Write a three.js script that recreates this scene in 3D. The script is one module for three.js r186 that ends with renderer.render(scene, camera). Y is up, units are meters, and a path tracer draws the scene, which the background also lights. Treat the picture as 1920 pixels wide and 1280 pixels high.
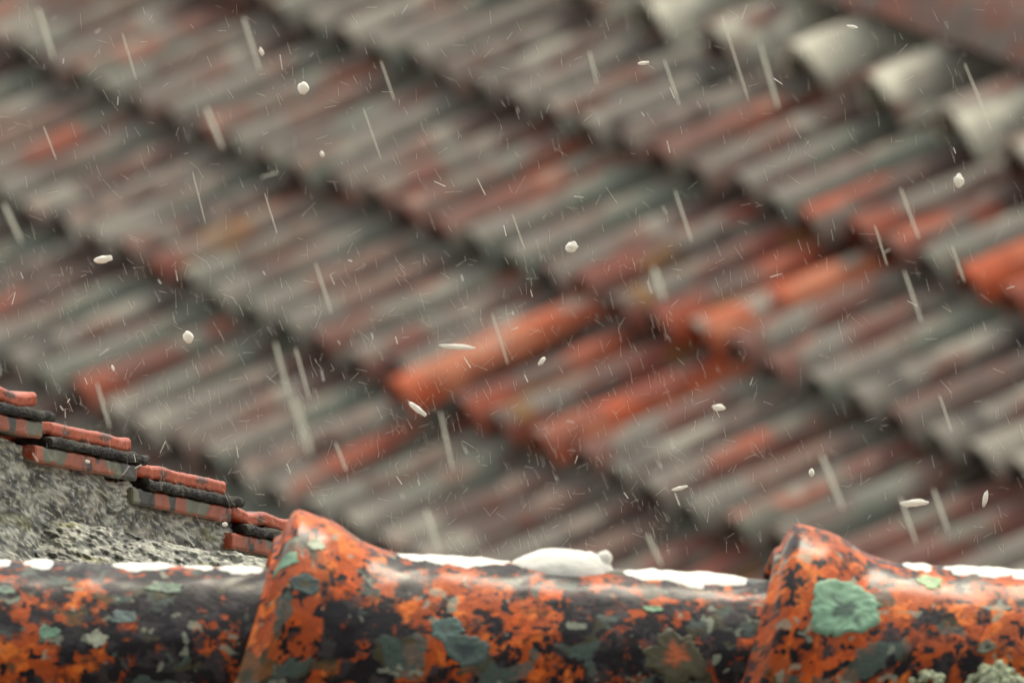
import * as THREE from 'three';
import { mergeGeometries, mergeVertices } from 'three/addons/utils/BufferGeometryUtils.js';
import { RoundedBoxGeometry } from 'three/addons/geometries/RoundedBoxGeometry.js';
import { ImprovedNoise } from 'three/addons/math/ImprovedNoise.js';

// ---------------------------------------------------------------- camera, sky, sun, exposure
const scene = new THREE.Scene();
const PITCH = Math.asin(0.138), SP = Math.sin(PITCH), CP = Math.cos(PITCH);
const CAM = new THREE.Vector3(0, 10, 0);
const FPX = 32345;                                    // a very long lens: focal length in pixels of a 1920 x 1280 frame
const camera = new THREE.PerspectiveCamera(2 * Math.atan(640 / FPX) * 180 / Math.PI, 1.5, 0.5, 400);
camera.position.copy(CAM);
camera.rotation.x = -PITCH;
camera.focus = 15.25;
camera.userData.fStop = 15.5;

const renderer = new THREE.WebGLRenderer();
renderer.toneMapping = THREE.LinearToneMapping;
renderer.toneMappingExposure = 2.7;
renderer.shadowMap.enabled = true;

{ // an even overcast sky, a little brighter overhead
  const w = 64, h = 32, d = new Float32Array(w * h * 4);
  for (let y = 0; y < h; y++) for (let x = 0; x < w; x++) {
    const el = ((y + 0.5) / h - 0.5) * Math.PI, up = Math.max(0, Math.sin(el));
    const L = 0.4 + 0.08 * up, o = (y * w + x) * 4;
    d[o] = L; d[o + 1] = L * 1.0; d[o + 2] = L * 0.97; d[o + 3] = 1;
  }
  const t = new THREE.DataTexture(d, w, h, THREE.RGBAFormat, THREE.FloatType);
  t.mapping = THREE.EquirectangularReflectionMapping; t.magFilter = t.minFilter = THREE.LinearFilter; t.needsUpdate = true;
  scene.background = t; scene.environment = t;
}
const sun = new THREE.DirectionalLight(0xfff2dc, 1.5);
sun.position.set(9, 40, -42); sun.target.position.set(0, 6, -22); sun.castShadow = true;
sun.shadow.radius = 40; sun.shadow.mapSize.set(2048, 2048);
Object.assign(sun.shadow.camera, { left: -20, right: 20, top: 20, bottom: -20, near: 1, far: 90 });
scene.add(sun, sun.target);

// ---------------------------------------------------------------- helpers
let seed = 20241;
const rnd = () => { seed = (seed + 0x6D2B79F5) | 0; let t = Math.imul(seed ^ (seed >>> 15), 1 | seed); t = (t + Math.imul(t ^ (t >>> 7), 61 | t)) ^ t; return ((t ^ (t >>> 14)) >>> 0) / 4294967296; };
const rr = (a, b) => a + (b - a) * rnd();
const V = (x, y, z) => new THREE.Vector3(x, y, z);
const clamp = (x, a = 0, b = 1) => Math.min(b, Math.max(a, x));
const sstep = (a, b, x) => { const t = clamp((x - a) / (b - a)); return t * t * (3 - 2 * t); };
const lerp = (a, b, t) => a + (b - a) * t;
const mix3 = (a, b, t) => [lerp(a[0], b[0], t), lerp(a[1], b[1], t), lerp(a[2], b[2], t)];
const FWD = V(0, -SP, -CP), UPV = V(0, CP, -SP), RIGHT = V(1, 0, 0);
const at = (px, py, D) => CAM.clone().addScaledVector(FWD, D).addScaledVector(RIGHT, (px - 960) / FPX * D).addScaledVector(UPV, (640 - py) / FPX * D);
const toPx = p => { const q = p.clone().sub(CAM), D = q.dot(FWD); return [960 + q.x / D * FPX, 640 - q.dot(UPV) / D * FPX, D]; };
const PN = new ImprovedNoise();
const pn = (x, y, z = 0) => PN.noise(x, y, z);
const fbm = (x, y, z = 0, o = 4) => { let s = 0, a = 0.5, f = 1; for (let i = 0; i < o; i++) { s += a * PN.noise(x * f, y * f, z + i * 7.3); a *= 0.5; f *= 2.03; } return s; };
// lattice noise that repeats after p cells, for textures that tile
const hsh = (x, y, s) => { let h = Math.imul(x, 374761393) + Math.imul(y, 668265263) + Math.imul(s, 974634777); h = Math.imul(h ^ (h >>> 13), 1274126177); return ((h ^ (h >>> 16)) >>> 0) / 4294967296; };
function tn(x, y, p, s) {
  const x0 = Math.floor(x), y0 = Math.floor(y), fx = x - x0, fy = y - y0, u = fx * fx * (3 - 2 * fx), v = fy * fy * (3 - 2 * fy);
  const m = k => ((k % p) + p) % p, a = m(x0), b = m(x0 + 1), c = m(y0), d = m(y0 + 1);
  return lerp(lerp(hsh(a, c, s), hsh(b, c, s), u), lerp(hsh(a, d, s), hsh(b, d, s), u), v);
}
const tfbm = (x, y, p, s, o = 4) => { let r = 0, a = 0.5, t = 0; for (let i = 0; i < o; i++) { r += a * tn(x, y, p, s + i); t += a; a *= 0.5; x *= 2; y *= 2; p *= 2; } return r / t; };
const toS = c => 255 * (c <= 0.0031308 ? 12.92 * c : 1.055 * Math.pow(c, 1 / 2.4) - 0.055);
function texture(w, h, fn, srgb = true, repeat = true) {
  const d = new Uint8Array(w * h * 4);
  for (let y = 0; y < h; y++) for (let x = 0; x < w; x++) {
    const c = fn(x / w, y / h), o = (y * w + x) * 4;
    for (let k = 0; k < 3; k++) d[o + k] = srgb ? clamp(toS(clamp(c[k])), 0, 255) : clamp(c[k]) * 255;
    d[o + 3] = 255;
  }
  const t = new THREE.DataTexture(d, w, h, THREE.RGBAFormat);
  if (srgb) t.colorSpace = THREE.SRGBColorSpace;
  t.magFilter = t.minFilter = THREE.LinearFilter;
  t.wrapS = t.wrapT = repeat ? THREE.RepeatWrapping : THREE.ClampToEdgeWrapping;
  t.needsUpdate = true;
  return t;
}
const used = {};
const numbered = n => { const k = used[n] = (used[n] ?? -1) + 1; return k ? `${n}_${String(k).padStart(3, '0')}` : n; };
function tag(o, label, category, group, kind) { if (label) o.userData.label = label; if (category) o.userData.category = category; if (group) o.userData.group = group; if (kind) o.userData.kind = kind; return o; }
const shadows = o => { o.castShadow = o.receiveShadow = true; return o; };
function mesh(name, g, m, parent) { const o = shadows(new THREE.Mesh(g, m)); o.name = parent === scene ? numbered(name) : name; parent.add(o); return o; }
function base(name, p) { const g = new THREE.Group(); g.name = numbered(name); if (p) g.position.copy(p); scene.add(g); return g; }
function geo(pos, idx, uv, col) {
  const g = new THREE.BufferGeometry();
  g.setAttribute('position', new THREE.Float32BufferAttribute(pos, 3));
  g.setAttribute('uv', new THREE.Float32BufferAttribute(uv ?? new Float32Array(pos.length / 3 * 2), 2));
  if (col) g.setAttribute('color', new THREE.Float32BufferAttribute(col, 3));
  g.setIndex(idx); g.computeVertexNormals(); return g;
}
// a grid of (a, b) in 0..1 turned into a surface
function grid(na, nb, fn, colour) {
  const pos = [], uv = [], idx = [], col = colour ? [] : null;
  for (let j = 0; j <= nb; j++) for (let i = 0; i <= na; i++) {
    const p = fn(i / na, j / nb); pos.push(p.x, p.y, p.z); uv.push(i / na, j / nb);
    if (colour) col.push(...colour(i / na, j / nb, p));
  }
  for (let j = 0; j < nb; j++) for (let i = 0; i < na; i++) { const k = j * (na + 1) + i; idx.push(k, k + 1, k + na + 2, k, k + na + 2, k + na + 1); }
  return geo(pos, idx, uv, col);
}

// ---------------------------------------------------------------- ground
{
  const gt = texture(256, 256, (u, v) => { const n = tfbm(u * 8, v * 8, 8, 3, 5); return mix3([0.045, 0.05, 0.04], [0.11, 0.1, 0.085], n); });
  gt.repeat.set(60, 60);
  const g = mesh('ground', new THREE.PlaneGeometry(360, 360).rotateX(-Math.PI / 2), new THREE.MeshStandardMaterial({ map: gt, roughness: 0.7 }), scene);
  g.position.set(0, 0, -60); g.userData.kind = 'structure';
}

// ---------------------------------------------------------------- the large blurred roof behind
const roofTex = (s, pal, spots) => texture(1024, 1024, (u, v) => {
  const n = tfbm(u * 26, v * 13, 4096, s, 4), m = tfbm(u * 32 + 3, v * 12, 4096, s + 11, 3), k = tfbm(u * 26 + 5, v * 16, 4096, s + 23, 4), f = tfbm(u * 96, v * 96, 96, s + 31, 2);
  let c = mix3(pal[0], pal[1], sstep(0.38, 0.6, n));
  c = mix3(c, pal[2], sstep(0.52, 0.66, k) * 0.85);
  c = mix3(c, pal[3], sstep(0.60, 0.70, m) * spots);
  c = mix3(c, pal[4], sstep(0.66, 0.76, tfbm(u * 28, v * 18, 4096, s + 41, 3)) * 0.8);
  const q = 0.72 + 0.56 * f; return [c[0] * q, c[1] * q, c[2] * q];
});
const P = { red: [0.15, 0.04, 0.026], brown: [0.09, 0.06, 0.05], grey: [0.15, 0.137, 0.117], green: [0.122, 0.135, 0.11], orange: [0.34, 0.065, 0.022], pale: [0.245, 0.232, 0.195], dark: [0.03, 0.026, 0.026], ochre: [0.2, 0.1, 0.025] };
const rm = (map, extra) => new THREE.MeshPhysicalMaterial({ map, roughness: 0.6, specularIntensity: 0.3, clearcoat: 0.05, clearcoatRoughness: 0.4, ...extra });
const roofMats = [
  rm(roofTex(1, [P.brown, P.grey, P.pale, P.red, P.dark], 0.45)),
  rm(roofTex(7, [P.grey, P.green, P.brown, P.red, P.pale], 0.45)),
  rm(roofTex(2, [[0.13, 0.055, 0.042], P.grey, P.green, P.orange, P.pale], 0.5)),
  rm(roofTex(3, [P.red, P.brown, P.grey, P.orange, P.ochre], 0.65)),
];
const orangeMat = rm(roofTex(4, [P.orange, [0.4, 0.14, 0.075], P.red, P.orange, P.pale], 0.8));
const paleMat = rm(roofTex(5, [[0.36, 0.35, 0.285], [0.5, 0.49, 0.4], P.grey, P.red, P.pale], 0.7));
const capMat = rm(roofTex(6, [[0.22, 0.092, 0.065], [0.17, 0.1, 0.078], P.grey, [0.19, 0.075, 0.05], P.brown], 0.7));
const deckMat = new THREE.MeshStandardMaterial({ color: new THREE.Color().setRGB(0.05, 0.04, 0.035), roughness: 0.9 });
const plasterTex = texture(256, 256, (u, v) => { const n = tfbm(u * 6, v * 6, 6, 71, 5); return mix3([0.3, 0.28, 0.22], [0.45, 0.42, 0.34], n); });
plasterTex.repeat.set(4, 2);
const plasterMat = new THREE.MeshStandardMaterial({ map: plasterTex, roughness: 0.9 });

// a curved clay tile: x across, y up, z from its lower end (0) to its upper end (len); flip = -1 for the pan tiles lying underneath
function barrel(len, w0, w1, h0, h1, th, flip, u0, v0, seg = 9) {
  const pos = [], uv = [], idx = [], rows = 3;
  const put = (a, z, off) => {
    const t = z / len, w = lerp(w0, w1, t) - off, h = lerp(h0, h1, t) - off, ang = Math.PI * a;
    pos.push(-Math.cos(ang) * w, flip * Math.sin(ang) * h, z); uv.push(u0 + a * w0 * 2.4 / 1.6, v0 + z / 1.6);
  };
  for (const off of [0, th]) for (let r = 0; r < rows; r++) for (let i = 0; i <= seg; i++) put(i / seg, len * r / (rows - 1), off);
  const n = seg + 1, o2 = rows * n, quad = (a, b, c, d) => idx.push(a, b, c, a, c, d);
  for (let r = 0; r < rows - 1; r++) for (let i = 0; i < seg; i++) {
    const k = r * n + i; quad(k, k + n, k + n + 1, k + 1); quad(o2 + k, o2 + k + 1, o2 + k + n + 1, o2 + k + n);
  }
  const k0 = pos.length / 3;
  for (const z of [0, len]) for (const off of [0, th]) for (let i = 0; i <= seg; i++) put(i / seg, z, off);
  for (let i = 0; i < seg; i++) { quad(k0 + i, k0 + i + 1, k0 + n + i + 1, k0 + n + i); quad(k0 + 2 * n + i, k0 + 3 * n + i, k0 + 3 * n + i + 1, k0 + 2 * n + i + 1); }
  return geo(pos, idx, uv);
}
const AU = Math.atan(3.152), S = 31 * Math.PI / 180;
const U = V(Math.cos(AU), 0, Math.sin(AU)), NH = V(Math.sin(AU), 0, -Math.cos(AU));
const VV = NH.clone().multiplyScalar(Math.cos(S)).addScaledVector(V(0, 1, 0), Math.sin(S));
const NN = NH.clone().multiplyScalar(-Math.sin(S)).addScaledVector(V(0, 1, 0), Math.cos(S));
const PU = 0.2, EX = 0.309, O = at(1010, 588, 29);
{
  const house = base('tiled_house', V(O.x, 0, O.z));
  tag(house, 'large out-of-focus roof of weathered curved clay tiles behind the ridge', 'house', null, 'thing');
  const off = V(-house.position.x, 0, -house.position.z);
  const covers = [], pans = [], bigs = [];
  for (let k = 0; k < 14; k++) covers.push(barrel(0.385, 0.064, 0.05, 0.056, 0.037, 0.01, 1, rnd(), rnd()));
  for (let k = 0; k < 5; k++) pans.push(barrel(0.4, 0.085, 0.095, 0.04, 0.045, 0.012, -1, rnd(), rnd()));
  for (let k = 0; k < 4; k++) bigs.push(barrel(0.22, 0.11, 0.1, 0.085, 0.075, 0.018, 1, rnd(), rnd()));
  // U x NN = ? basis: x = U, y = NN, z = VV must be right handed
  const X = U.clone(); const hand = X.clone().cross(NN).dot(VV); if (hand < 0) X.negate();
  const spare = [];
  const place = (g, m, i, j, lift, tilt, yaw, name, show) => {
    const p = O.clone().addScaledVector(U, i * PU).addScaledVector(VV, j * EX).addScaledVector(NN, lift).add(off);
    const q = new THREE.Quaternion().setFromRotationMatrix(new THREE.Matrix4().makeBasis(X, NN, VV));
    q.multiply(new THREE.Quaternion().setFromEuler(new THREE.Euler(tilt, yaw, rr(-0.03, 0.03))));
    if (!show) { const c = g.clone(); c.applyMatrix4(new THREE.Matrix4().compose(p, q, V(1, 1, 1))); spare.push(c); return null; }
    const o = mesh(name, g, m, house); o.position.copy(p); o.quaternion.copy(q); return o;
  };
  const inView = (i, j) => {
    const a = toPx(O.clone().addScaledVector(U, i * PU).addScaledVector(VV, j * EX)), b = toPx(O.clone().addScaledVector(U, i * PU).addScaledVector(VV, (j + 1.1) * EX));
    const x0 = Math.min(a[0], b[0]), x1 = Math.max(a[0], b[0]), y0 = Math.min(a[1], b[1]), y1 = Math.max(a[1], b[1]);
    return x1 > -60 && x0 < 1980 && y1 > -90 && y0 < 1090 && !(x1 < 250 && y0 > 900);
  };
  const redder = (i, j) => { // runs of cleaner, redder tiles as on the roof in the picture
    if (j === 0 && i >= 2 && i <= 5) return 1; if (j === 1 && i >= 5 && i <= 9) return 0.7; if (j === -1 && i >= 3 && i <= 6) return 0.5; if (j === -1 && i < -5 && i > -9) return 0.3; return 0.035;
  };
  for (let j = -5; j <= 1; j++) for (let i = -44; i <= 34; i++) {
    const show = inView(i, j);
    const r = rnd(), hot = redder(i, j);
    let m = r < hot * 0.15 ? orangeMat : r < hot ? roofMats[3] : roofMats[[0, 0, 1, 1, 2][Math.floor(rnd() * 5)]];
    let lift = 0.035 + rr(-0.003, 0.005), tilt = -0.145 + rr(-0.012, 0.012), dj = rr(-0.03, 0.03) + 0.04 * pn(i * 0.31, j * 3.7), yaw = rr(-0.03, 0.03), di = rr(-0.06, 0.06);
    let g = covers[Math.floor(rnd() * 14)];
    if (j === -1 && (i === 1 || i === 3)) m = roofMats[i === 1 ? 0 : 3];
    if (j === -1 && i === 2) { m = orangeMat; lift += 0.03; dj = -0.16; tilt += 0.02; }
    const c = place(g, m, i + di, j + dj, lift + 0.04, -tilt, yaw, 'cover_tile', show);
    if (j === -1 && i === 2 && c) c.userData.label = 'bright orange cover tile slipped out of line';
    place(pans[Math.floor(rnd() * 5)], roofMats[r < 0.5 ? 0 : 3], i + 0.5, j + rr(-0.03, 0.03), 0.012, 0.06, 0, 'pan_tile', show && inView(i, j));
  }
  // top of the slope: short pale mortared tiles running under the big ridge caps
  for (let i = -22; i <= 18; i++) {
    const q = toPx(O.clone().addScaledVector(U, (i * 2) * PU).addScaledVector(VV, 2.1 * EX)), show = q[0] > -80 && q[0] < 2050 && q[1] > -120;
    place(bigs[(i + 40) % 4], paleMat, i * 2 + 0.4, 1.82 + rr(-0.06, 0.06), 0.085, 0.16, rr(-0.05, 0.05), 'mortared_tile', show);
  }
  const capG = [0, 1, 2].map(() => barrel(0.5, 0.24, 0.22, 0.2, 0.185, 0.022, 1, rnd(), rnd(), 14));
  for (let i = -16; i <= 14; i++) {
    const p = O.clone().addScaledVector(U, i * 0.44 + 0.1).addScaledVector(VV, 2.87 * EX).addScaledVector(V(0, 1, 0), 0.06).add(off), w = toPx(p.clone().sub(off));
    const q = new THREE.Quaternion().setFromRotationMatrix(new THREE.Matrix4().makeBasis(V(0, 1, 0).cross(U), V(0, 1, 0), U.clone()));
    q.multiply(new THREE.Quaternion().setFromEuler(new THREE.Euler(0.03, rr(-0.02, 0.02), 0)));
    if (w[0] > -250 && w[0] < 2250 && w[1] > -300) { const o = mesh('ridge_cap', capG[(i + 30) % 3], capMat, house); o.position.copy(p); o.quaternion.copy(q); }
    else { const c = capG[(i + 30) % 3].clone(); c.applyMatrix4(new THREE.Matrix4().compose(p, q, V(1, 1, 1))); spare.push(c); }
  }
  const rest = mesh('outlying_tiles', mergeGeometries(spare), roofMats[0], house); rest.userData.kind = 'stuff';
  // deck under the tiles, far slope and walls
  const deckPts = (j0, j1, i0, i1, n0, n1) => { const a = []; for (const [i, j, n] of [[i0, j0, n1], [i1, j0, n1], [i1, j1, n1], [i0, j1, n1], [i0, j0, n0], [i1, j0, n0], [i1, j1, n0], [i0, j1, n0]]) { const p = O.clone().addScaledVector(U, i * PU).addScaledVector(VV, j * EX).addScaledVector(NN, n).add(off); a.push(p.x, p.y, p.z); } return a; };
  const boxIdx = [0, 1, 2, 0, 2, 3, 4, 6, 5, 4, 7, 6, 0, 4, 5, 0, 5, 1, 1, 5, 6, 1, 6, 2, 2, 6, 7, 2, 7, 3, 3, 7, 4, 3, 4, 0];
  const deck = geo(deckPts(-5.05, 3.1, -44.6, 34.8, -0.1, 0.0), boxIdx).toNonIndexed(); deck.computeVertexNormals();
  mesh('roof_deck', deck, deckMat, house);
  const top = O.clone().addScaledVector(VV, 3.1 * EX).add(off);
  const far = []; for (const [i, k, n] of [[-44.6, 0, 0], [34.8, 0, 0], [34.8, 3, 0], [-44.6, 3, 0], [-44.6, 0, -0.1], [34.8, 0, -0.1], [34.8, 3, -0.1], [-44.6, 3, -0.1]]) { const p = top.clone().addScaledVector(U, i * PU).addScaledVector(NH, k * Math.cos(S)).addScaledVector(V(0, 1, 0), -k * Math.sin(S) + n); far.push(p.x, p.y, p.z); }
  const fg = geo(far, boxIdx).toNonIndexed(); fg.computeVertexNormals(); mesh('far_slope', fg, capMat, house);
  const wallBox = (i0, i1, k0, k1, yTop) => { const pts = []; for (const y of [yTop, 0]) for (const [i, k] of [[i0, k0], [i1, k0], [i1, k1], [i0, k1]]) { const p = O.clone().addScaledVector(U, i * PU).addScaledVector(NH, k).add(off); pts.push(p.x, y, p.z); } const g = geo(pts, boxIdx).toNonIndexed(); g.computeVertexNormals(); return g; };
  const eaveY = O.clone().addScaledVector(VV, -4.7 * EX).addScaledVector(NN, -0.12).y;
  mesh('wall', wallBox(-43.5, 33.7, -4.6 * EX * Math.cos(S), 3.4, eaveY), plasterMat, house);
}

// ---------------------------------------------------------------- the near ridge
const DR = 14, MM = DR / FPX;                       // metres per pixel at the ridge
const ORANGE = [0.58, 0.1, 0.014], ORANGE2 = [0.66, 0.17, 0.03], SOOT = [0.011, 0.01, 0.013], UMBER = [0.1, 0.026, 0.012], TEAL = [0.08, 0.115, 0.1], OLIVE = [0.07, 0.065, 0.035];
const LT = 0.455, TH = 0.014, A0 = 1.9;             // tile length, thickness, half angle
function tileTex(s, dark) {                          // dark(X, arc) shifts the share of black lichen
  return texture(1024, 1024, (u, v) => {
    const X = u * 0.5, arc = (v - 0.5) * 0.42, k = 84;
    const wx = X * k + 1.4 * (tfbm(X * 45, arc * 45, 4096, s, 3) - 0.5), wy = arc * k + 1.4 * (tfbm(X * 45 + 9, arc * 45, 4096, s + 5, 3) - 0.5);
    const big = tfbm(X * 18 + 40, arc * 18 + 40, 4096, s + 9, 3), n = tfbm(wx * 0.8 + 100, wy * 0.8 + 100, 4096, s + 13, 5), o = tfbm(wx * 0.5 + 50, wy * 0.5 + 70, 4096, s + 17, 4), fine = tfbm(X * 600, arc * 600, 4096, s + 21, 3);
    let c = mix3(ORANGE, ORANGE2, sstep(0.35, 0.65, o));
    c = mix3(c, [0.3, 0.06, 0.02], sstep(0.5, 0.62, tfbm(wx * 0.7 + 7, wy * 0.7 + 300, 4096, s + 25, 4)) * 0.8);
    const drip = tfbm(X * 95 + 3, arc * 30 + 60, 4096, s + 45, 4), cov = n * 0.45 + big * 0.33 + drip * 0.22 + dark(X, arc);
    c = mix3(c, UMBER, sstep(0.43, 0.49, cov) * 0.85);
    c = mix3(c, SOOT, sstep(0.485, 0.525, cov));
    const fl = tfbm(X * 120 + 80, arc * 105 + 30, 4096, s + 49, 4); c = mix3(c, [0.4, 0.075, 0.014], sstep(0.54, 0.61, fl) * sstep(0.64, 0.52, cov) * 0.9);
    c = mix3(c, [0.045, 0.04, 0.045], sstep(0.5, 0.62, tfbm(X * 70 + 8, arc * 70, 4096, s + 53, 4)) * sstep(0.49, 0.53, cov) * 0.8);
    const sp = tfbm(X * 150 + 11, arc * 150, 4096, s + 29, 3); c = mix3(c, SOOT, sstep(0.62, 0.7, sp));
    const gl = tfbm(wx * 0.55 + 200, wy * 0.55 + 20, 4096, s + 33, 5); c = mix3(c, mix3(TEAL, OLIVE, sstep(0.45, 0.55, o)), sstep(0.625, 0.675, gl) * 0.8);
    const pl = tfbm(wx * 1.1 + 20, wy * 1.1 + 400, 4096, s + 37, 3); c = mix3(c, [0.27, 0.3, 0.23], sstep(0.71, 0.77, pl) * 0.7);
    const q = 0.78 + 0.44 * fine; return [c[0] * q, c[1] * q, c[2] * q];
  }, true, false);
}
const bumpTex = texture(512, 512, (u, v) => { const n = 0.55 * tfbm(u * 26, v * 22, 4096, 61, 4) + 0.45 * tfbm(u * 120, v * 100, 4096, 67, 2); return [n, n, n]; }, false, true);
const ridgeMat = map => new THREE.MeshPhysicalMaterial({ map, bumpMap: bumpTex, bumpScale: 0.002, roughness: 0.6, specularIntensity: 0.15, clearcoat: 0.34, clearcoatRoughness: 0.27 });
// radius of a ridge tile at X along its length and angle th from the top; the lip at X = 0 flares up into a crest
const tileR = (X, th, crest) => {
  const r = lerp(0.1085, 0.083, clamp((X - 0.05) / 0.36));
  const d = X - 0.012, up = d < 0 ? 1 - 3.2e3 * d * d : Math.pow(clamp(1 - d / 0.088), 1.25);
  const c = Math.pow(Math.max(0, Math.cos(th)), 2.2);
  return r + crest * clamp(up) * c + 0.009 * (1 - sstep(0.035, 0.075, X)) - 0.01 * Math.pow(clamp(1 - X / 0.02), 2) + 0.0012 * pn(X * 22 + crest * 999, th * 3.1) + 0.0007 * pn(X * 70, th * 9 + 4);
};
const tilePoint = (X, th, dr, t) => { const r = tileR(X, th, t.crest) + dr; return V(X - 0.036 * (1 - Math.cos(th)) * (1 - sstep(0, 0.3, X)), r * Math.cos(th), r * Math.sin(th)); };
function ridgeTile(t) {
  const nx = 84, na = 72, cap = 7, prof = [];
  for (let i = nx; i >= 0; i--) prof.push([LT * Math.pow(i / nx, 1.25), 0]);
  for (let k = 1; k < cap; k++) { const a = Math.PI * k / cap; prof.push([-Math.sin(a) * TH * 0.5, -TH / 2 + Math.cos(a) * TH / 2]); }
  for (let i = 0; i <= nx; i += 3) prof.push([LT * Math.pow(i / nx, 1.25), -TH]);
  prof.push([LT, 0]);
  const pos = [], uv = [], idx = [], n = prof.length;
  for (let j = 0; j <= na; j++) for (const [X, dr] of prof) {
    const th = A0 * (2 * j / na - 1), p = tilePoint(Math.max(X, 0), th, dr, t); if (X < 0) p.x += X;
    pos.push(p.x, p.y, p.z); uv.push((X + 0.03) / 0.5, th * 0.1 / 0.42 + 0.5);
  }
  for (let j = 0; j < na; j++) for (let i = 0; i < n - 1; i++) { const k = j * n + i; idx.push(k, k + 1, k + n + 1, k, k + n + 1, k + n); }
  return geo(pos, idx, uv);
}
const ridgeBase = at(960, 1066, DR);                 // a point on the top line of the ridge
const ridge = base('ridge_roof', V(0, ridgeBase.y - 0.3, ridgeBase.z));
tag(ridge, 'near roof ridge of wet orange ridge tiles blotched with black and green lichen', 'roof', null, 'thing');
// [x of the lip in pixels of the photograph, pixels its top lies below 1033, tilt, crest]
const TILES = [
  { x: -408, y: 18, tilt: 0.045, crest: 0.03, tex: [101, (X, a) => 0.045 + 0.1 * sstep(0.28, 0.36, X) * sstep(-0.01, 0.05, a) - 0.05 * (1 - sstep(0.2, 0.27, X))] },
  { x: 528, y: 0, tilt: 0.0, crest: 0.0255, tex: [202, (X, a) => 0.03 - 0.085 * (1 - sstep(0.05, 0.1, X)) + 0.035 * sstep(0.1, 0.16, X)] },
  { x: 1466, y: 18, tilt: 0.0, crest: 0.0225, tex: [303, (X, a) => 0.0 - 0.045 * sstep(0.0, 0.1, a)] },
  { x: 2400, y: 22, tilt: 0.0, crest: 0.03, tex: null },
  ...[3335, 4270, 5205, -1343, -2278, -3213, -4148].map((x, k) => ({ x, y: 18 + 5 * Math.sin(k * 2.1), tilt: 0, crest: 0.026, tex: null })),
];
for (const t of TILES) {
  t.mat = t.tex ? ridgeMat(tileTex(...t.tex)) : TILES[(Math.abs(t.x) >> 3) % 3].mat;
  t.mesh = mesh('ridge_tile', ridgeTile(t), t.mat, ridge);
  const topY = at(960, 1033 + t.y, DR).y;            // height of the tile's top line at its lip
  t.mesh.position.set((t.x - 960) * MM, topY - 0.1085 - ridge.position.y, 0);
  t.mesh.rotation.z = t.tilt;
  t.mesh.updateWorldMatrix(true, true);
}
// from a place in the photograph to (X, angle) on a tile
const onTile = (t, px, py) => {
  const X = (px - t.x) * MM, r = tileR(X, 0.3, 0), drop = (py - (1033 + t.y)) * MM + 0.1085 * 0 - 0;
  const top = 0.1085, y = top - drop - Math.sin(t.tilt) * X; return [X, Math.acos(clamp(y / (r * 1.0), -0.2, 1)) - PITCH * 0.8];
};
const lichenMat = new THREE.MeshPhysicalMaterial({ vertexColors: true, roughness: 0.75, clearcoat: 0.15, clearcoatRoughness: 0.4, side: THREE.DoubleSide });
function lichen(t, px, py, rx, ry, rim, mid, s, hi = 0.0009) {
  const [X0, T0] = onTile(t, px, py), na = 64, nr = 12, pos = [], col = [], idx = [], R0 = tileR(X0, T0, t.crest);
  for (let j = 0; j <= nr; j++) for (let i = 0; i <= na; i++) {
    const a = 2 * Math.PI * i / na, q = j / nr, wob = 1 + (rx > 60 ? 0.3 : 0.55) * pn(Math.cos(a) * 1.2 + s, Math.sin(a) * 1.2, s) + (rx > 60 ? 0.14 : 0.3) * pn(Math.cos(a) * 4.1, Math.sin(a) * 4.1 + s, s) + 0.08 * pn(Math.cos(a) * 10.3, Math.sin(a) * 10.3 + s, s);
    const dx = Math.cos(a) * q * rx * MM * wob, ds = Math.sin(a) * q * ry * MM * wob;
    const h = j === nr ? -0.001 : hi * (0.55 + 0.45 * sstep(0.4, 0.85, q)) * (0.8 + 0.6 * pn(dx * 300, ds * 300, s)) * (q > 0.92 ? 0.7 : 1);
    const p = tilePoint(clamp(X0 + dx, 0, LT), T0 + ds / R0, h, t); pos.push(p.x, p.y, p.z);
    const n = fbm(dx * 130, ds * 130, s, 3), m = sstep(0.5, 0.2, q + n * 0.5); const c = mix3(rim, mid, clamp(m)), f = 1 + 0.5 * n; col.push(c[0] * f, c[1] * f, c[2] * f);
  }
  for (let j = 0; j < nr; j++) for (let i = 0; i < na; i++) { const k = j * (na + 1) + i; idx.push(k, k + na + 2, k + 1, k, k + na + 1, k + na + 2); }
  mesh('lichen_patch', geo(pos, idx, null, col), lichenMat, t.mesh);
}
const GR = [0.2, 0.37, 0.25], GRD = [0.07, 0.13, 0.1], GP = [0.42, 0.48, 0.36], GT = [0.09, 0.16, 0.145];
lichen(TILES[2], 1602, 1141, 70, 66, GR, GRD, 1.3, 0.0022);
lichen(TILES[2], 1745, 1088, 26, 24, [0.36, 0.52, 0.28], [0.33, 0.45, 0.27], 2.1);
lichen(TILES[2], 1862, 1206, 16, 14, [0.12, 0.13, 0.09], SOOT, 3.4);
lichen(TILES[1], 551, 1076, 28, 17, GR, [0.19, 0.34, 0.24], 4.7);
lichen(TILES[1], 600, 1049, 15, 15, GP, GP, 5.2);
lichen(TILES[1], 595, 1105, 30, 20, [0.05, 0.08, 0.075], OLIVE, 7.7);
lichen(TILES[1], 895, 1212, 36, 32, [0.07, 0.11, 0.1], [0.03, 0.05, 0.055], 8.3);
lichen(TILES[1], 860, 1170, 34, 24, GT, TEAL, 9.1);
lichen(TILES[1], 1222, 1137, 17, 8, [0.2, 0.38, 0.22], GR, 11.2);
lichen(TILES[1], 1270, 1220, 55, 48, OLIVE, [0.4, 0.1, 0.03], 21.4, 0.0016);
lichen(TILES[0], 192, 1190, 19, 17, [0.36, 0.38, 0.29], GP, 13.5);
lichen(TILES[0], 108, 1179, 21, 14, [0.17, 0.31, 0.22], GR, 14.1);
lichen(TILES[0], 25, 1103, 18, 12, [0.18, 0.25, 0.19], GT, 15.8);
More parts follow.
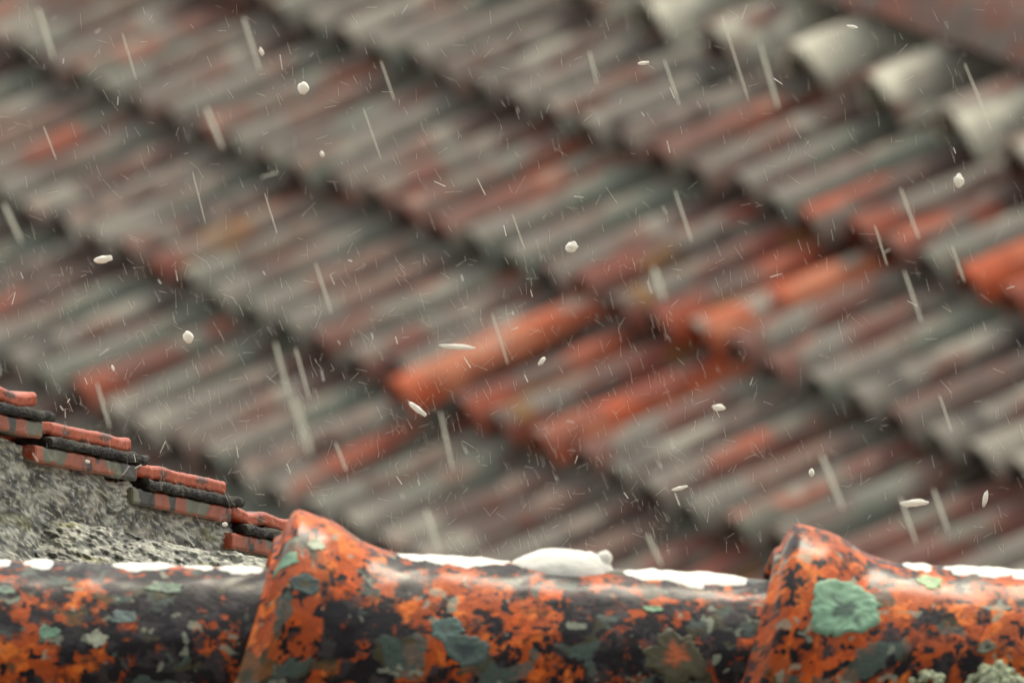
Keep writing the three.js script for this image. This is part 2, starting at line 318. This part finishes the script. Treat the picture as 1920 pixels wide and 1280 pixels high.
lichen(TILES[0], 240, 1152, 23, 17, [0.09, 0.13, 0.125], GT, 16.3);
lichen(TILES[0], 320, 1100, 34, 14, [0.15, 0.22, 0.16], TEAL, 17.9);
{ // bedding, and the tiled slopes on both sides of the ridge
  const bed = new THREE.CylinderGeometry(0.07, 0.1, 3.2, 20, 1, true, 0, Math.PI).rotateZ(Math.PI / 2);
  mesh('mortar_bed', new RoundedBoxGeometry(4.3, 0.12, 0.12, 2, 0.02), plasterMat, ridge).position.set(0, 0.2, 0);
  const sl = 25 * Math.PI / 180;
  for (const sgn of [1, -1]) {
    const deck = mesh('roof_deck', new THREE.BoxGeometry(5.1, 0.08, 1.7), deckMat, ridge);
    deck.rotation.x = sgn * sl; deck.position.set(0, 0.2 - 0.12 - 0.85 * Math.sin(sl), sgn * 0.85 * Math.cos(sl));
    const parts = [], g0 = barrel(0.44, 0.092, 0.074, 0.07, 0.058, 0.016, 1, 0.2, 0.4), g1 = barrel(0.44, 0.075, 0.09, 0.05, 0.06, 0.014, -1, 0.7, 0.1);
    for (let j = 0; j < 4; j++) for (let i = -12; i <= 12; i++) for (const [g, dx, lift] of [[g0, 0, 0.07], [g1, 0.1, 0.062]]) {
      const c = g.clone(), down = 0.16 + 0.355 * (j + 1);
      // z of the tile runs up the slope: from the eave towards the ridge
      const z = V(0, Math.sin(sl), -sgn * Math.cos(sl)), y = V(0, Math.cos(sl), sgn * Math.sin(sl)), x = y.clone().cross(z);
      const p = V(i * 0.2 + dx, 0.16, 0).addScaledVector(z, -down).addScaledVector(y, lift - 0.05);
      c.applyMatrix4(new THREE.Matrix4().makeRotationX(0.09)); c.applyMatrix4(new THREE.Matrix4().makeBasis(x, y, z).setPosition(p)); parts.push(c);
    }
    mesh('slope_tiles', mergeGeometries(parts), roofMats[3], ridge).userData.kind = 'stuff';
  }
  mesh('wall', new THREE.BoxGeometry(4.9, ridge.position.y - 0.8, 2.7), plasterMat, ridge).position.set(0, -(ridge.position.y - 0.8) / 2 - 0.8, 0);
}

// ---------------------------------------------------------------- the gable behind the ridge on the left, in focus
const TDIR = RIGHT.clone().multiplyScalar(0.0837).addScaledVector(UPV, -0.0205).addScaledVector(FWD, 0.319).normalize();
const WH = V(TDIR.x, 0, TDIR.z).normalize(), OUT = WH.clone().cross(V(0, 1, 0)).normalize();
const gableTop = at(270, 866, 15.3);
{
  const gable = base('gable_roof', V(gableTop.x, gableTop.y - 0.5, gableTop.z));
  tag(gable, 'mossy grey gable wall topped by stepped red verge tiles', 'gable', null, 'thing');
  const redTex = texture(512, 512, (u, v) => { const n = tfbm(u * 8, v * 8, 8, 81, 4), f = tfbm(u * 64, v * 64, 64, 85, 2); let c = mix3([0.36, 0.045, 0.007], [0.46, 0.08, 0.016], n); c = mix3(c, [0.1, 0.04, 0.025], sstep(0.6, 0.68, tfbm(u * 14, v * 14, 14, 87, 4))); const q = 0.8 + 0.4 * f; return c.map(x => x * q); });
  const skirtTex = texture(512, 256, (u, v) => { const n = tfbm(u * 10, v * 3, 4096, 91, 4), f = tfbm(u * 70, v * 70, 4096, 93, 2); let c = mix3([0.36, 0.05, 0.01], [0.42, 0.1, 0.035], f); c = mix3(c, [0.02, 0.02, 0.017], sstep(0.46, 0.53, n)); c = mix3(c, [0.16, 0.17, 0.11], sstep(0.6, 0.66, tfbm(u * 9 + 3, v * 5, 4096, 95, 3))); return c; });
  const redMat = new THREE.MeshPhysicalMaterial({ map: redTex, roughness: 0.5, specularIntensity: 0.6, clearcoat: 0.3, clearcoatRoughness: 0.12 });
  const skirtMat = new THREE.MeshPhysicalMaterial({ map: skirtTex, roughness: 0.5, clearcoat: 0.4, clearcoatRoughness: 0.3 });
  const mossTex = texture(256, 256, (u, v) => { const n = tfbm(u * 30, v * 30, 30, 97, 3); return mix3([0.008, 0.008, 0.008], [0.06, 0.06, 0.045], sstep(0.35, 0.8, n)); });
  const mossMat = new THREE.MeshStandardMaterial({ map: mossTex, roughness: 0.85 });
  const rough = (g, amp, fr, s) => { const p = g.attributes.position; for (let i = 0; i < p.count; i++) { const x = p.getX(i), y = p.getY(i), z = p.getZ(i), n = pn(x * fr + s, y * fr, z * fr), m = pn(x * fr, y * fr + 9, z * fr + s); p.setXYZ(i, x + amp * n, y + amp * m, z); } g.computeVertexNormals(); return g; };
  const rbox = (x0, x1, y0, y1, z0, z1, r, nz) => { // rounded bar along z, many cuts along its length
    const sh = new THREE.Shape(), w = x1 - x0, h = y1 - y0; r = Math.min(r, w / 2.01, h / 2.01);
    sh.moveTo(x0 + r, y0); sh.lineTo(x1 - r, y0); sh.absarc(x1 - r, y0 + r, r, -Math.PI / 2, 0); sh.lineTo(x1, y1 - r); sh.absarc(x1 - r, y1 - r, r, 0, Math.PI / 2); sh.lineTo(x0 + r, y1); sh.absarc(x0 + r, y1 - r, r, Math.PI / 2, Math.PI); sh.lineTo(x0, y0 + r); sh.absarc(x0 + r, y0 + r, r, Math.PI, 1.5 * Math.PI);
    const g = new THREE.ExtrudeGeometry(sh, { depth: z1 - z0 - 0.006, steps: nz, bevelEnabled: true, bevelSize: 0.003, bevelOffset: -0.003, bevelThickness: 0.003, bevelSegments: 2, curveSegments: 4 }); g.translate(0, 0, z0 + 0.003);
    const p = g.attributes.position, uv = g.attributes.uv; for (let i = 0; i < p.count; i++) uv.setXY(i, p.getZ(i) / 0.4 + 0, (p.getY(i) + p.getX(i)) / 0.1 + 0.5);
    return g;
  };
  for (let k = -2; k <= 4; k++) {
    const end = at(93 + 177 * k, 783 + 80 * k, 15.3 + (k - 1) * 0.317);
    const g = new THREE.Group(); g.name = 'verge_tile'; gable.add(g); g.position.copy(end).sub(gable.position);
    const Z = TDIR.clone().negate(), X = OUT.clone(), Y = Z.clone().cross(X).normalize();
    g.quaternion.setFromRotationMatrix(new THREE.Matrix4().makeBasis(X, Y, Z));
    g.rotateZ(rr(-0.03, 0.03)); g.rotateX(rr(-0.006, 0.006));
    const wave = gg => { const p = gg.attributes.position; for (let i = 0; i < p.count; i++) { const z = p.getZ(i), t = (z - 0.04) / 0.3; p.setY(i, p.getY(i) + 0.0022 * Math.cos(t * 15 + k) * (0.5 + 0.5 * Math.cos(t * 4 + k)) + (t > 0.86 ? 0.002 : 0)); } gg.computeVertexNormals(); return gg; };
    mesh('rib', rough(wave(rbox(-0.03, 0.001, 0.0045, 0.0172, 0.045, 0.35, 0.004, 46)), 0.0006, 120, k), redMat, g);
    mesh('mossy_edge', rough(rough(rbox(-0.028, 0.006, -0.0045, 0.0044, 0.0, 0.315, 0.004, 110), 0.0018, 33, k + 3), 0.0009, 530, k + 5), mossMat, g);
    const sk = rbox(-0.026, 0.0005, -0.0195, -0.005, 0.02, 0.345, 0.003, 30); { const uv = sk.attributes.uv; for (let i = 0; i < uv.count; i++) uv.setX(i, uv.getX(i) + 0.37 * (k + 2)); }
    mesh('skirt', rough(sk, 0.001, 70, k + 8), skirtMat, g);
    mesh('pan', rbox(-0.26, -0.0305, -0.008, 0.006, 0.0, 0.345, 0.004, 2), redMat, g);
  }
  // the rough, mossy render below, built in relief
  const w0 = at(93 + 177, 783 + 80, 15.3).sub(gable.position).addScaledVector(OUT, -0.012), down = V(0, -1, 0);
  const lineDrop = (0.0378 * CP + 0.317 * SP) / 0.3283; // fall of the verge per metre along the wall
  const lo = 0.055;
  const wallPt = (s, h) => {                          // s along the wall, h below the tiles
    const e = s * 0.9, m = h * 4.2, d = -0.018 * Math.max(0, 0.4 - 1) ;
    const b = 0.014 * fbm(e * 5, m * 1.3, 3.1, 3) + 0.006 * fbm(e * 26 + m * 6, m * 14 - e * 7, 7.7, 4) + 0.0025 * pn(e * 95 + m * 20, m * 60, 1.2);
    return w0.clone().addScaledVector(WH, s).addScaledVector(down, 0.024 + s * lineDrop + h + 0.006 * pn(s * 14, 0.5)).addScaledVector(OUT, b + 0.05 * sstep(0.05, 0.2, h) + d);
  };
  const wallCol = (s, h) => {
    const e = s * 0.9, m = h * 4.2, g = fbm(e * 60 + m * 26, m * 62 - e * 14, 5.5, 4), k = fbm(e * 14 + m * 5, m * 12, 2.2, 4), mo = fbm(e * 9, m * 9, 11.2, 3), dk = fbm(e * 22 + m * 12, m * 16 - e * 6, 21.2, 5);
    let c = mix3([0.09, 0.095, 0.085], [0.52, 0.53, 0.44], sstep(-0.3, 0.35, g + k * 0.5));
    c = mix3(c, [0.19, 0.19, 0.07], sstep(0.12, 0.3, mo) * 0.6); c = mix3(c, [0.025, 0.028, 0.028], sstep(0.08, 0.22, dk) * 0.8);
    c = mix3(c, [0.75, 0.75, 0.62], sstep(0.28, 0.46, pn(e * 150 + m * 60, m * 130, 9.1)) * 0.8); return c;
  };
  const s0 = -0.62, s1 = 0.85, hMax = 0.34;
  const wg = grid(340, 150, (a, b) => wallPt(lerp(s0, s1, a), b * b * hMax * 0.45 + b * hMax * 0.55), (a, b) => wallCol(lerp(s0, s1, a), b * b * hMax * 0.45 + b * hMax * 0.55));
  const wallMat = new THREE.MeshStandardMaterial({ vertexColors: true, roughness: 0.62 });
  mesh('mossy_render', wg, wallMat, gable);
  // body of the gable: a solid wall behind the render and a slab roof going off to the left
  const solid = []; for (const [s, top] of [[-1.2, 1], [2.2, 1], [2.2, 0], [-1.2, 0]]) for (const o of [-0.06, -2.4]) { const p = w0.clone().addScaledVector(WH, s).addScaledVector(OUT, o); p.y += top ? -0.07 - s * lineDrop : -1.9 - 0 * s; solid.push(p); }
  const sp = [], quad = (a, b, c, d) => { for (const k of [a, b, c, a, c, d]) sp.push(solid[k].x, solid[k].y, solid[k].z); };
  quad(0, 2, 4, 6); quad(1, 7, 5, 3); quad(0, 1, 3, 2); quad(2, 3, 5, 4); quad(6, 4, 5, 7); quad(0, 6, 7, 1);
  const sg = geo(sp, [...Array(36).keys()]); mesh('wall', sg, plasterMat, gable);
  const slab = mesh('roof_deck', new THREE.BoxGeometry(2.4, 0.04, 3.4), deckMat, gable);
  const Zs = WH.clone().negate().multiplyScalar(Math.cos(Math.atan(lineDrop))).add(V(0, Math.sin(Math.atan(lineDrop)), 0)), Ys = Zs.clone().cross(OUT);
  slab.quaternion.setFromRotationMatrix(new THREE.Matrix4().makeBasis(OUT, Ys, Zs)); slab.position.copy(w0).addScaledVector(OUT, -1.26).addScaledVector(Zs, -0.5).addScaledVector(Ys, -0.036);
  // crumbling mortar fillet where the wall meets the lower roof, overgrown in flat cushions
  const f0 = at(-60, 1000, 15.0).sub(gable.position);
  const fil = grid(300, 110, (a, b) => {
    const x = lerp(-0.06, 0.27, a), y0 = -lerp(0.0, 0.045, sstep(0.1, 1, a));
    const n = 0.016 * fbm(x * 22, b * 5, 4.4, 5) + 0.005 * fbm(x * 110, b * 22, 8.8, 3);
    return f0.clone().add(V(x, y0 + 0.016 - b * 0.055 + n * 0.8, lerp(-0.06, 0.17, b) + n * 1.5));
  }, (a, b) => {
    const x = lerp(-0.06, 0.27, a), g = fbm(x * 130, b * 30, 3.3, 4), k = fbm(x * 30, b * 9, 6.2, 4), dk = fbm(x * 20, b * 9, 1.7, 5), mo = fbm(x * 16, b * 7, 13.3, 3);
    let c = mix3([0.09, 0.095, 0.085], [0.33, 0.345, 0.29], sstep(-0.3, 0.35, g + k * 0.5)); c = mix3(c, [0.15, 0.15, 0.04], sstep(0.1, 0.28, mo) * 0.7); c = mix3(c, [0.02, 0.024, 0.024], sstep(0.04, 0.2, dk) * 0.9);
    return mix3(c, [0.6, 0.61, 0.5], sstep(0.3, 0.5, pn(x * 240, b * 50, 9.1)) * 0.7);
  });
  mesh('mortar_fillet', fil, wallMat, gable);
}

// ---------------------------------------------------------------- the tall house the picture is taken from, behind the camera
{
  const b = base('tall_house', V(0, 0, 1.2)); tag(b, 'tall dark rendered house behind the viewpoint, outside the picture', 'house', null, 'thing');
  const t = texture(256, 256, (u, v) => mix3([0.1, 0.09, 0.08], [0.2, 0.18, 0.155], tfbm(u * 6, v * 6, 6, 171, 5))); t.repeat.set(6, 4);
  const m = new THREE.MeshStandardMaterial({ map: t, roughness: 0.9 }), fm = new THREE.MeshStandardMaterial({ color: new THREE.Color().setRGB(0.5, 0.48, 0.42), roughness: 0.6 }), pm = new THREE.MeshPhysicalMaterial({ color: new THREE.Color().setRGB(0.03, 0.035, 0.04), roughness: 0.08 });
  mesh('wall', new THREE.BoxGeometry(34, 24, 10), m, b).position.set(0, 12, 5.0);
  mesh('roof', new THREE.CylinderGeometry(0.3, 7.4, 4, 4, 1).rotateY(Math.PI / 4).scale(3.3, 1, 1.05), capMat, b).position.set(0, 26, 5.0);
  for (let f = 0; f < 6; f++) for (let i = -5; i <= 5; i++) if (!(f === 2 && i === 0)) { const w = mesh('window', new RoundedBoxGeometry(1.3, 1.9, 0.12, 2, 0.02), fm, b); w.position.set(i * 3, 2.3 + f * 3.7, -0.02); mesh('pane', new THREE.BoxGeometry(1.1, 1.7, 0.04), pm, w).position.z = -0.05; }
}

// ---------------------------------------------------------------- painted sky glare and a snow mound on the ridge
const snowGlareMat = new THREE.MeshPhysicalMaterial({ color: new THREE.Color().setRGB(0.9, 0.91, 0.85), roughness: 1, transmission: 0.2, thickness: 0 });
function paintedGlare(t, px0, px1, front, hi, s, label) {   // white strip of painted sky glare over the crown of a tile, front = pixels it hangs down
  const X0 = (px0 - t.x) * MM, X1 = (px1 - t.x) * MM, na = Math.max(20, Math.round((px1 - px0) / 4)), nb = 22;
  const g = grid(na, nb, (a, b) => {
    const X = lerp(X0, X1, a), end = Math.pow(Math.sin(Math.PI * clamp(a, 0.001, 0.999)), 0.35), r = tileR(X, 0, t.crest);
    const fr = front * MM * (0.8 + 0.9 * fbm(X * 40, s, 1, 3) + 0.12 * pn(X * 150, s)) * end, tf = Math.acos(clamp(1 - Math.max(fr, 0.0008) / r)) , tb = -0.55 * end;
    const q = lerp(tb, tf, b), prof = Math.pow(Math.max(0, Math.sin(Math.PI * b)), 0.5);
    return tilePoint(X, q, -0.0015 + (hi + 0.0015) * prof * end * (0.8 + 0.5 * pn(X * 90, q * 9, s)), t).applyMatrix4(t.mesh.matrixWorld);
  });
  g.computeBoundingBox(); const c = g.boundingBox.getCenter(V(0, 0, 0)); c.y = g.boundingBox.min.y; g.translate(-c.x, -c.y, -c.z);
  const o = mesh('painted_glare_strip', g, snowGlareMat, scene); o.position.copy(c); tag(o, label, 'paintedGlare', 'painted sky glare on the ridge'); return o;
}
paintedGlare(TILES[1], 735, 965, 11, 0.0022, 1.1, 'white strip of painted sky glare on middle ridge tile between crest and white mound');
paintedGlare(TILES[1], 1165, 1415, 15, 0.0028, 2.2, 'white strip of painted sky glare on middle ridge tile right of white mound');
paintedGlare(TILES[2], 1690, 1752, 8, 0.0022, 3.3, 'short white strip of painted sky glare beside the right crest');
paintedGlare(TILES[2], 1764, 1990, 10, 0.0026, 4.4, 'white strip of painted sky glare running off the right frame edge');
paintedGlare(TILES[0], -60, 34, 8, 0.0026, 5.5, 'white patch of painted sky glare at the left frame edge on ridge');
paintedGlare(TILES[0], 48, 112, 7, 0.002, 6.6, 'small white patch of painted sky glare second from left on ridge');
paintedGlare(TILES[0], 215, 345, 8, 0.0024, 7.7, 'white strip of painted sky glare in the middle of the left ridge tile, below the verge tiles');
paintedGlare(TILES[0], 350, 412, 5, 0.0016, 8.8, 'thinnest white patch of painted sky glare on the left ridge tile');
paintedGlare(TILES[0], 415, 505, 9, 0.0026, 9.9, 'white patch of painted sky glare tucked against the left crest');
{ // the mound of wet snow with a small knob at its right end
  const c = at(1048, 1082, DR), L = 104 * MM, H = 52 * MM, W = 0.03;
  const g = new THREE.SphereGeometry(1, 72, 40), p = g.attributes.position;
  for (let i = 0; i < p.count; i++) {
    let x = p.getX(i), y = p.getY(i), z = p.getZ(i);
    const n = 1 + 0.05 * pn(x * 3, y * 3, z * 3) + 0.02 * pn(x * 11, y * 11, z * 11);
    const skew = x < 0 ? Math.pow(Math.abs(y), 1.15) * Math.sign(y) : y; p.setXYZ(i, x * L * n, Math.max(skew, -0.35) * H * n * (x > 0.55 ? 1.1 : 1), z * W * n);
  }
  g.computeVertexNormals();
  const k = new THREE.SphereGeometry(0.0062, 24, 16), kp = k.attributes.position; for (let i = 0; i < kp.count; i++) { const x = kp.getX(i), y = kp.getY(i), z = kp.getZ(i), n = 1 + 0.25 * pn(x * 150, y * 150, z * 150); kp.setXYZ(i, x * n, y * n, z * n); } k.computeVertexNormals();
  k.translate(86 * MM, 36 * MM, 0.002);
  const o = mesh('snow_mound', mergeGeometries([g, k]), snowGlareMat, scene); o.position.copy(c); o.position.z -= 0.004;
  tag(o, 'smooth white mound of wet snow on the middle ridge tile', 'snow');
}
// ---------------------------------------------------------------- pale shrubby lichen at the lower right
function tuft(px, py, r, n, s, label) {
  const m = new THREE.MeshStandardMaterial({ vertexColors: true, roughness: 0.85 }), parts = [];
  const [X, T] = onTile(TILES[2], px, py), o = tilePoint(X, T, 0, TILES[2]), nrm = tilePoint(X, T, 0.01, TILES[2]).sub(o).normalize();
  const w = o.applyMatrix4(TILES[2].mesh.matrixWorld);
  for (let k = 0; k < n; k++) {
    const a = rr(0, 6.283), q = Math.sqrt(rnd()), b = r * MM * rr(0.12, 0.24), g = new THREE.IcosahedronGeometry(b, 2), p = g.attributes.position, col = [];
    const c = mix3([0.36, 0.42, 0.27], [0.5, 0.55, 0.4], rnd());
    for (let i = 0; i < p.count; i++) { const x = p.getX(i), y = p.getY(i), z = p.getZ(i), f = 1 + 0.5 * pn(x / b * 1.6 + k, y / b * 1.6, z / b * 1.6); p.setXYZ(i, x * f, y * f, z * f); const h = 0.8 + 0.5 * pn(x * 600 + k, y * 600, z * 600); col.push(c[0] * h, c[1] * h, c[2] * h); }
    g.setAttribute('color', new THREE.Float32BufferAttribute(col, 3)); g.computeVertexNormals();
    const h = (1 - q * q) * r * MM * 0.75 * rr(0.5, 1.1);
    g.translate(Math.cos(a) * q * r * MM + nrm.x * h, Math.sin(a) * q * r * MM + nrm.y * h * 0.2, nrm.z * h + 0.002); parts.push(g);
  }
  const t = mesh('lichen_tuft', mergeGeometries(parts), m, scene); t.position.copy(w); tag(t, label, 'lichen', 'pale lichen tufts on the ridge');
}
tuft(1775, 1284, 34, 60, 1, 'smaller pale green lichen tuft at bottom right of ridge');
tuft(1888, 1290, 54, 110, 2, 'larger pale green lichen tuft in the bottom right corner');

// ---------------------------------------------------------------- rain and hail
const rainMat = new THREE.MeshPhysicalMaterial({ color: new THREE.Color().setRGB(0.9, 0.9, 0.82), roughness: 1, transmission: 0.5, thickness: 0 });
const hailMat = new THREE.MeshPhysicalMaterial({ color: new THREE.Color().setRGB(0.92, 0.92, 0.86), roughness: 1, transmission: 0.45, thickness: 0 });
const spindle = (() => { const pts = []; for (let i = 0; i <= 14; i++) { const t = i / 14; pts.push(new THREE.Vector2(Math.max(0.0001, Math.pow(Math.sin(Math.PI * t), 0.22)), t - 0.5)); } return new THREE.LatheGeometry(pts, 8); })();
const stretch = (o, a, b, r) => { o.position.copy(a).lerp(b, 0.5); o.quaternion.setFromUnitVectors(V(0, 1, 0), b.clone().sub(a).normalize()); o.scale.set(r, a.distanceTo(b), r); };
const RAIN = [[70, 15, 100, 112, 14], [455, 30, 487, 135, 12], [385, 200, 418, 280, 14], [590, 490, 622, 590, 8], [548, 740, 582, 855, 20], [515, 640, 541, 740, 13], [553, 650, 580, 750, 9], [5, 380, 40, 455, 14], [1265, 355, 1298, 455, 8], [1353, 25, 1405, 192, 6], [1245, 110, 1275, 200, 7], [1425, 80, 1460, 205, 12], [1688, 350, 1725, 450, 8], [1695, 505, 1730, 607, 9], [1225, 500, 1245, 565, 18], [922, 585, 953, 685, 6], [798, 955, 825, 1040, 15], [825, 770, 850, 885, 11], [1540, 850, 1582, 957, 15], [1688, 930, 1720, 1022, 11], [1762, 740, 1786, 812, 6], [713, 112, 740, 190, 6], [180, 715, 206, 805, 9], [1808, 115, 1860, 245, 6], [1213, 1000, 1242, 1062, 12], [628, 828, 650, 884, 8], [1750, 915, 1780, 1000, 12], [228, 60, 255, 150, 5], [680, 200, 715, 300, 4], [1105, 95, 1120, 160, 9], [1785, 460, 1810, 530, 7], [360, 320, 385, 420, 3], [495, 360, 520, 440, 3], [80, 235, 105, 300, 4], [1640, 420, 1665, 500, 5], [960, 400, 985, 470, 3]];
const ORD = ['first', 'second', 'third', 'fourth', 'fifth', 'sixth', 'seventh', 'eighth', 'ninth', 'tenth', 'eleventh', 'twelfth', 'thirteenth', 'fourteenth', 'fifteenth', 'sixteenth', 'seventeenth', 'eighteenth'];
const third = q => Math.min(2, Math.floor(((q[1] + q[3]) / 2) / 350));
for (const q of RAIN) {
  const [x0, y0, x1, y1, w] = q, place = RAIN.filter(o => third(o) === third(q)).sort((a, b) => a[0] - b[0]).indexOf(q);
  const D = 15.3 / (1 + w * 1.2 / 74), o = mesh('rain_streak', spindle, rainMat, scene); stretch(o, at(x0, y0, D), at(x1, y1, D), Math.max(0.00035, 0.085e-3 * w));
  tag(o, `${w > 10 ? 'broad' : w > 6 ? 'pale' : 'thin'} slanting rain streak, ${ORD[place]} from left among those in the ${['upper', 'middle', 'lower'][third(q)]} part`, 'rain', 'long rain streaks in the air');
}
const hailGeo = [0, 1, 2].map(s => { const g = mergeVertices(new THREE.IcosahedronGeometry(0.5, 3).deleteAttribute('uv').deleteAttribute('normal')), p = g.attributes.position; for (let i = 0; i < p.count; i++) { const x = p.getX(i), y = p.getY(i), z = p.getZ(i), f = 1 + 0.28 * pn(x * 3 + s * 5, y * 3, z * 3) + 0.12 * pn(x * 8, y * 8 + s, z * 8); p.setXYZ(i, x * f, y * f, z * f); } g.computeVertexNormals(); g.setAttribute('uv', new THREE.Float32BufferAttribute(new Float32Array(p.count * 2), 2)); return g; });
const HAIL = [[568, 165, 20, 22, 0, 'round white hailstone near the top left, right of a long rain streak'], [1072, 463, 24, 20, 30, 'largest white hailstone near the middle of the picture'], [1799, 339, 18, 24, 10, 'white hailstone near the right edge, upper half'], [352, 632, 18, 22, 20, 'white hailstone left of centre above the verge tiles'], [193, 486, 36, 14, 10, 'flat white hail chip near the left edge'], [1348, 764, 24, 12, -5, 'flat white hail chip right of centre'], [1522, 886, 10, 15, 0, 'small white hailstone above the right crest'], [1016, 677, 9, 20, -40, 'small slanting hail chip below the bright orange tile'], [1715, 943, 52, 13, 3, 'long flat white ice chip above the right crest'], [1848, 935, 9, 30, -12, 'upright thin white ice chip at the right edge'], [783, 767, 42, 11, -38, 'slanting white ice chip below the slipped orange tile'], [857, 650, 66, 9, -4, 'long thin white ice sliver across the orange tile'], [1598, 50, 20, 6, -10, 'thin white ice chip in the top right over the pale tiles'], [1207, 118, 22, 7, 8, 'thin white ice chip at the upper middle'], [604, 289, 8, 12, 20, 'tiny white hailstone below the upper left hailstone'], [421, 983, 10, 8, 0, 'tiny white hailstone against the grey gable wall'], [1275, 915, 32, 7, 15, 'faint flat ice chip low right of centre'], [490, 97, 8, 16, 20, 'tiny ice chip beside the upper left rain streak'], [211, 690, 5, 12, 20, 'tiny upright ice chip at left above the verge'], [163, 865, 6, 10, 70, 'tiny hailstone lying above the second verge tile']];
HAIL.forEach(([x, y, w, h, a, label], i) => {
  const D = 15.15 - 0.25 * (i % 3), o = mesh('hailstone', hailGeo[i % 3], hailMat, scene), k = D / FPX; o.position.copy(at(x, y, D)); o.scale.set(w * k, h * k, Math.min(w, h) * k); o.rotation.z = a * Math.PI / 180; tag(o, label, 'hailstone', 'hail in the air');
});
{ // fine spray: short splinters of water flying in all directions
  const g = new THREE.CylinderGeometry(1, 0.7, 1, 5, 1), n = 2600, im = new THREE.InstancedMesh(g, hailMat, n), o = new THREE.Object3D();
  for (let i = 0; i < n; i++) {
    const D = rnd() < 0.6 ? rr(14.3, 16.1) : rr(13.2, 17.5); let x, y;
    if (i < 1500) { x = rr(-20, 1940); y = rr(0, 1040); } else { x = rr(-20, 1500) - 200 * rnd(); y = 1040 - 560 * Math.pow(rnd(), 1.1); }
    const ang = rnd() < 0.62 ? rr(-1.55, -0.95) : rr(-3.14, 3.14), l = rr(7, 26) * (rnd() < 0.15 ? 1.5 : 1) * D / FPX * 0.5, r = (rnd() < 0.03 ? rr(0.3, 0.5) : rr(0.04, 0.11)) * 1e-3;
    const d = RIGHT.clone().multiplyScalar(Math.cos(ang)).addScaledVector(UPV, Math.sin(ang)).addScaledVector(FWD, rr(-0.4, 0.4)).normalize().multiplyScalar(l), c = at(x, y, D);
    stretch(o, c.clone().sub(d), c.clone().add(d), r); o.updateMatrix(); im.setMatrixAt(i, o.matrix);
  }
  im.name = 'fine_spray'; im.castShadow = im.receiveShadow = true; scene.add(im); tag(im, 'fine white splinters of spray filling the air above the ridge', 'spray', null, 'stuff');
}
renderer.render(scene, camera);
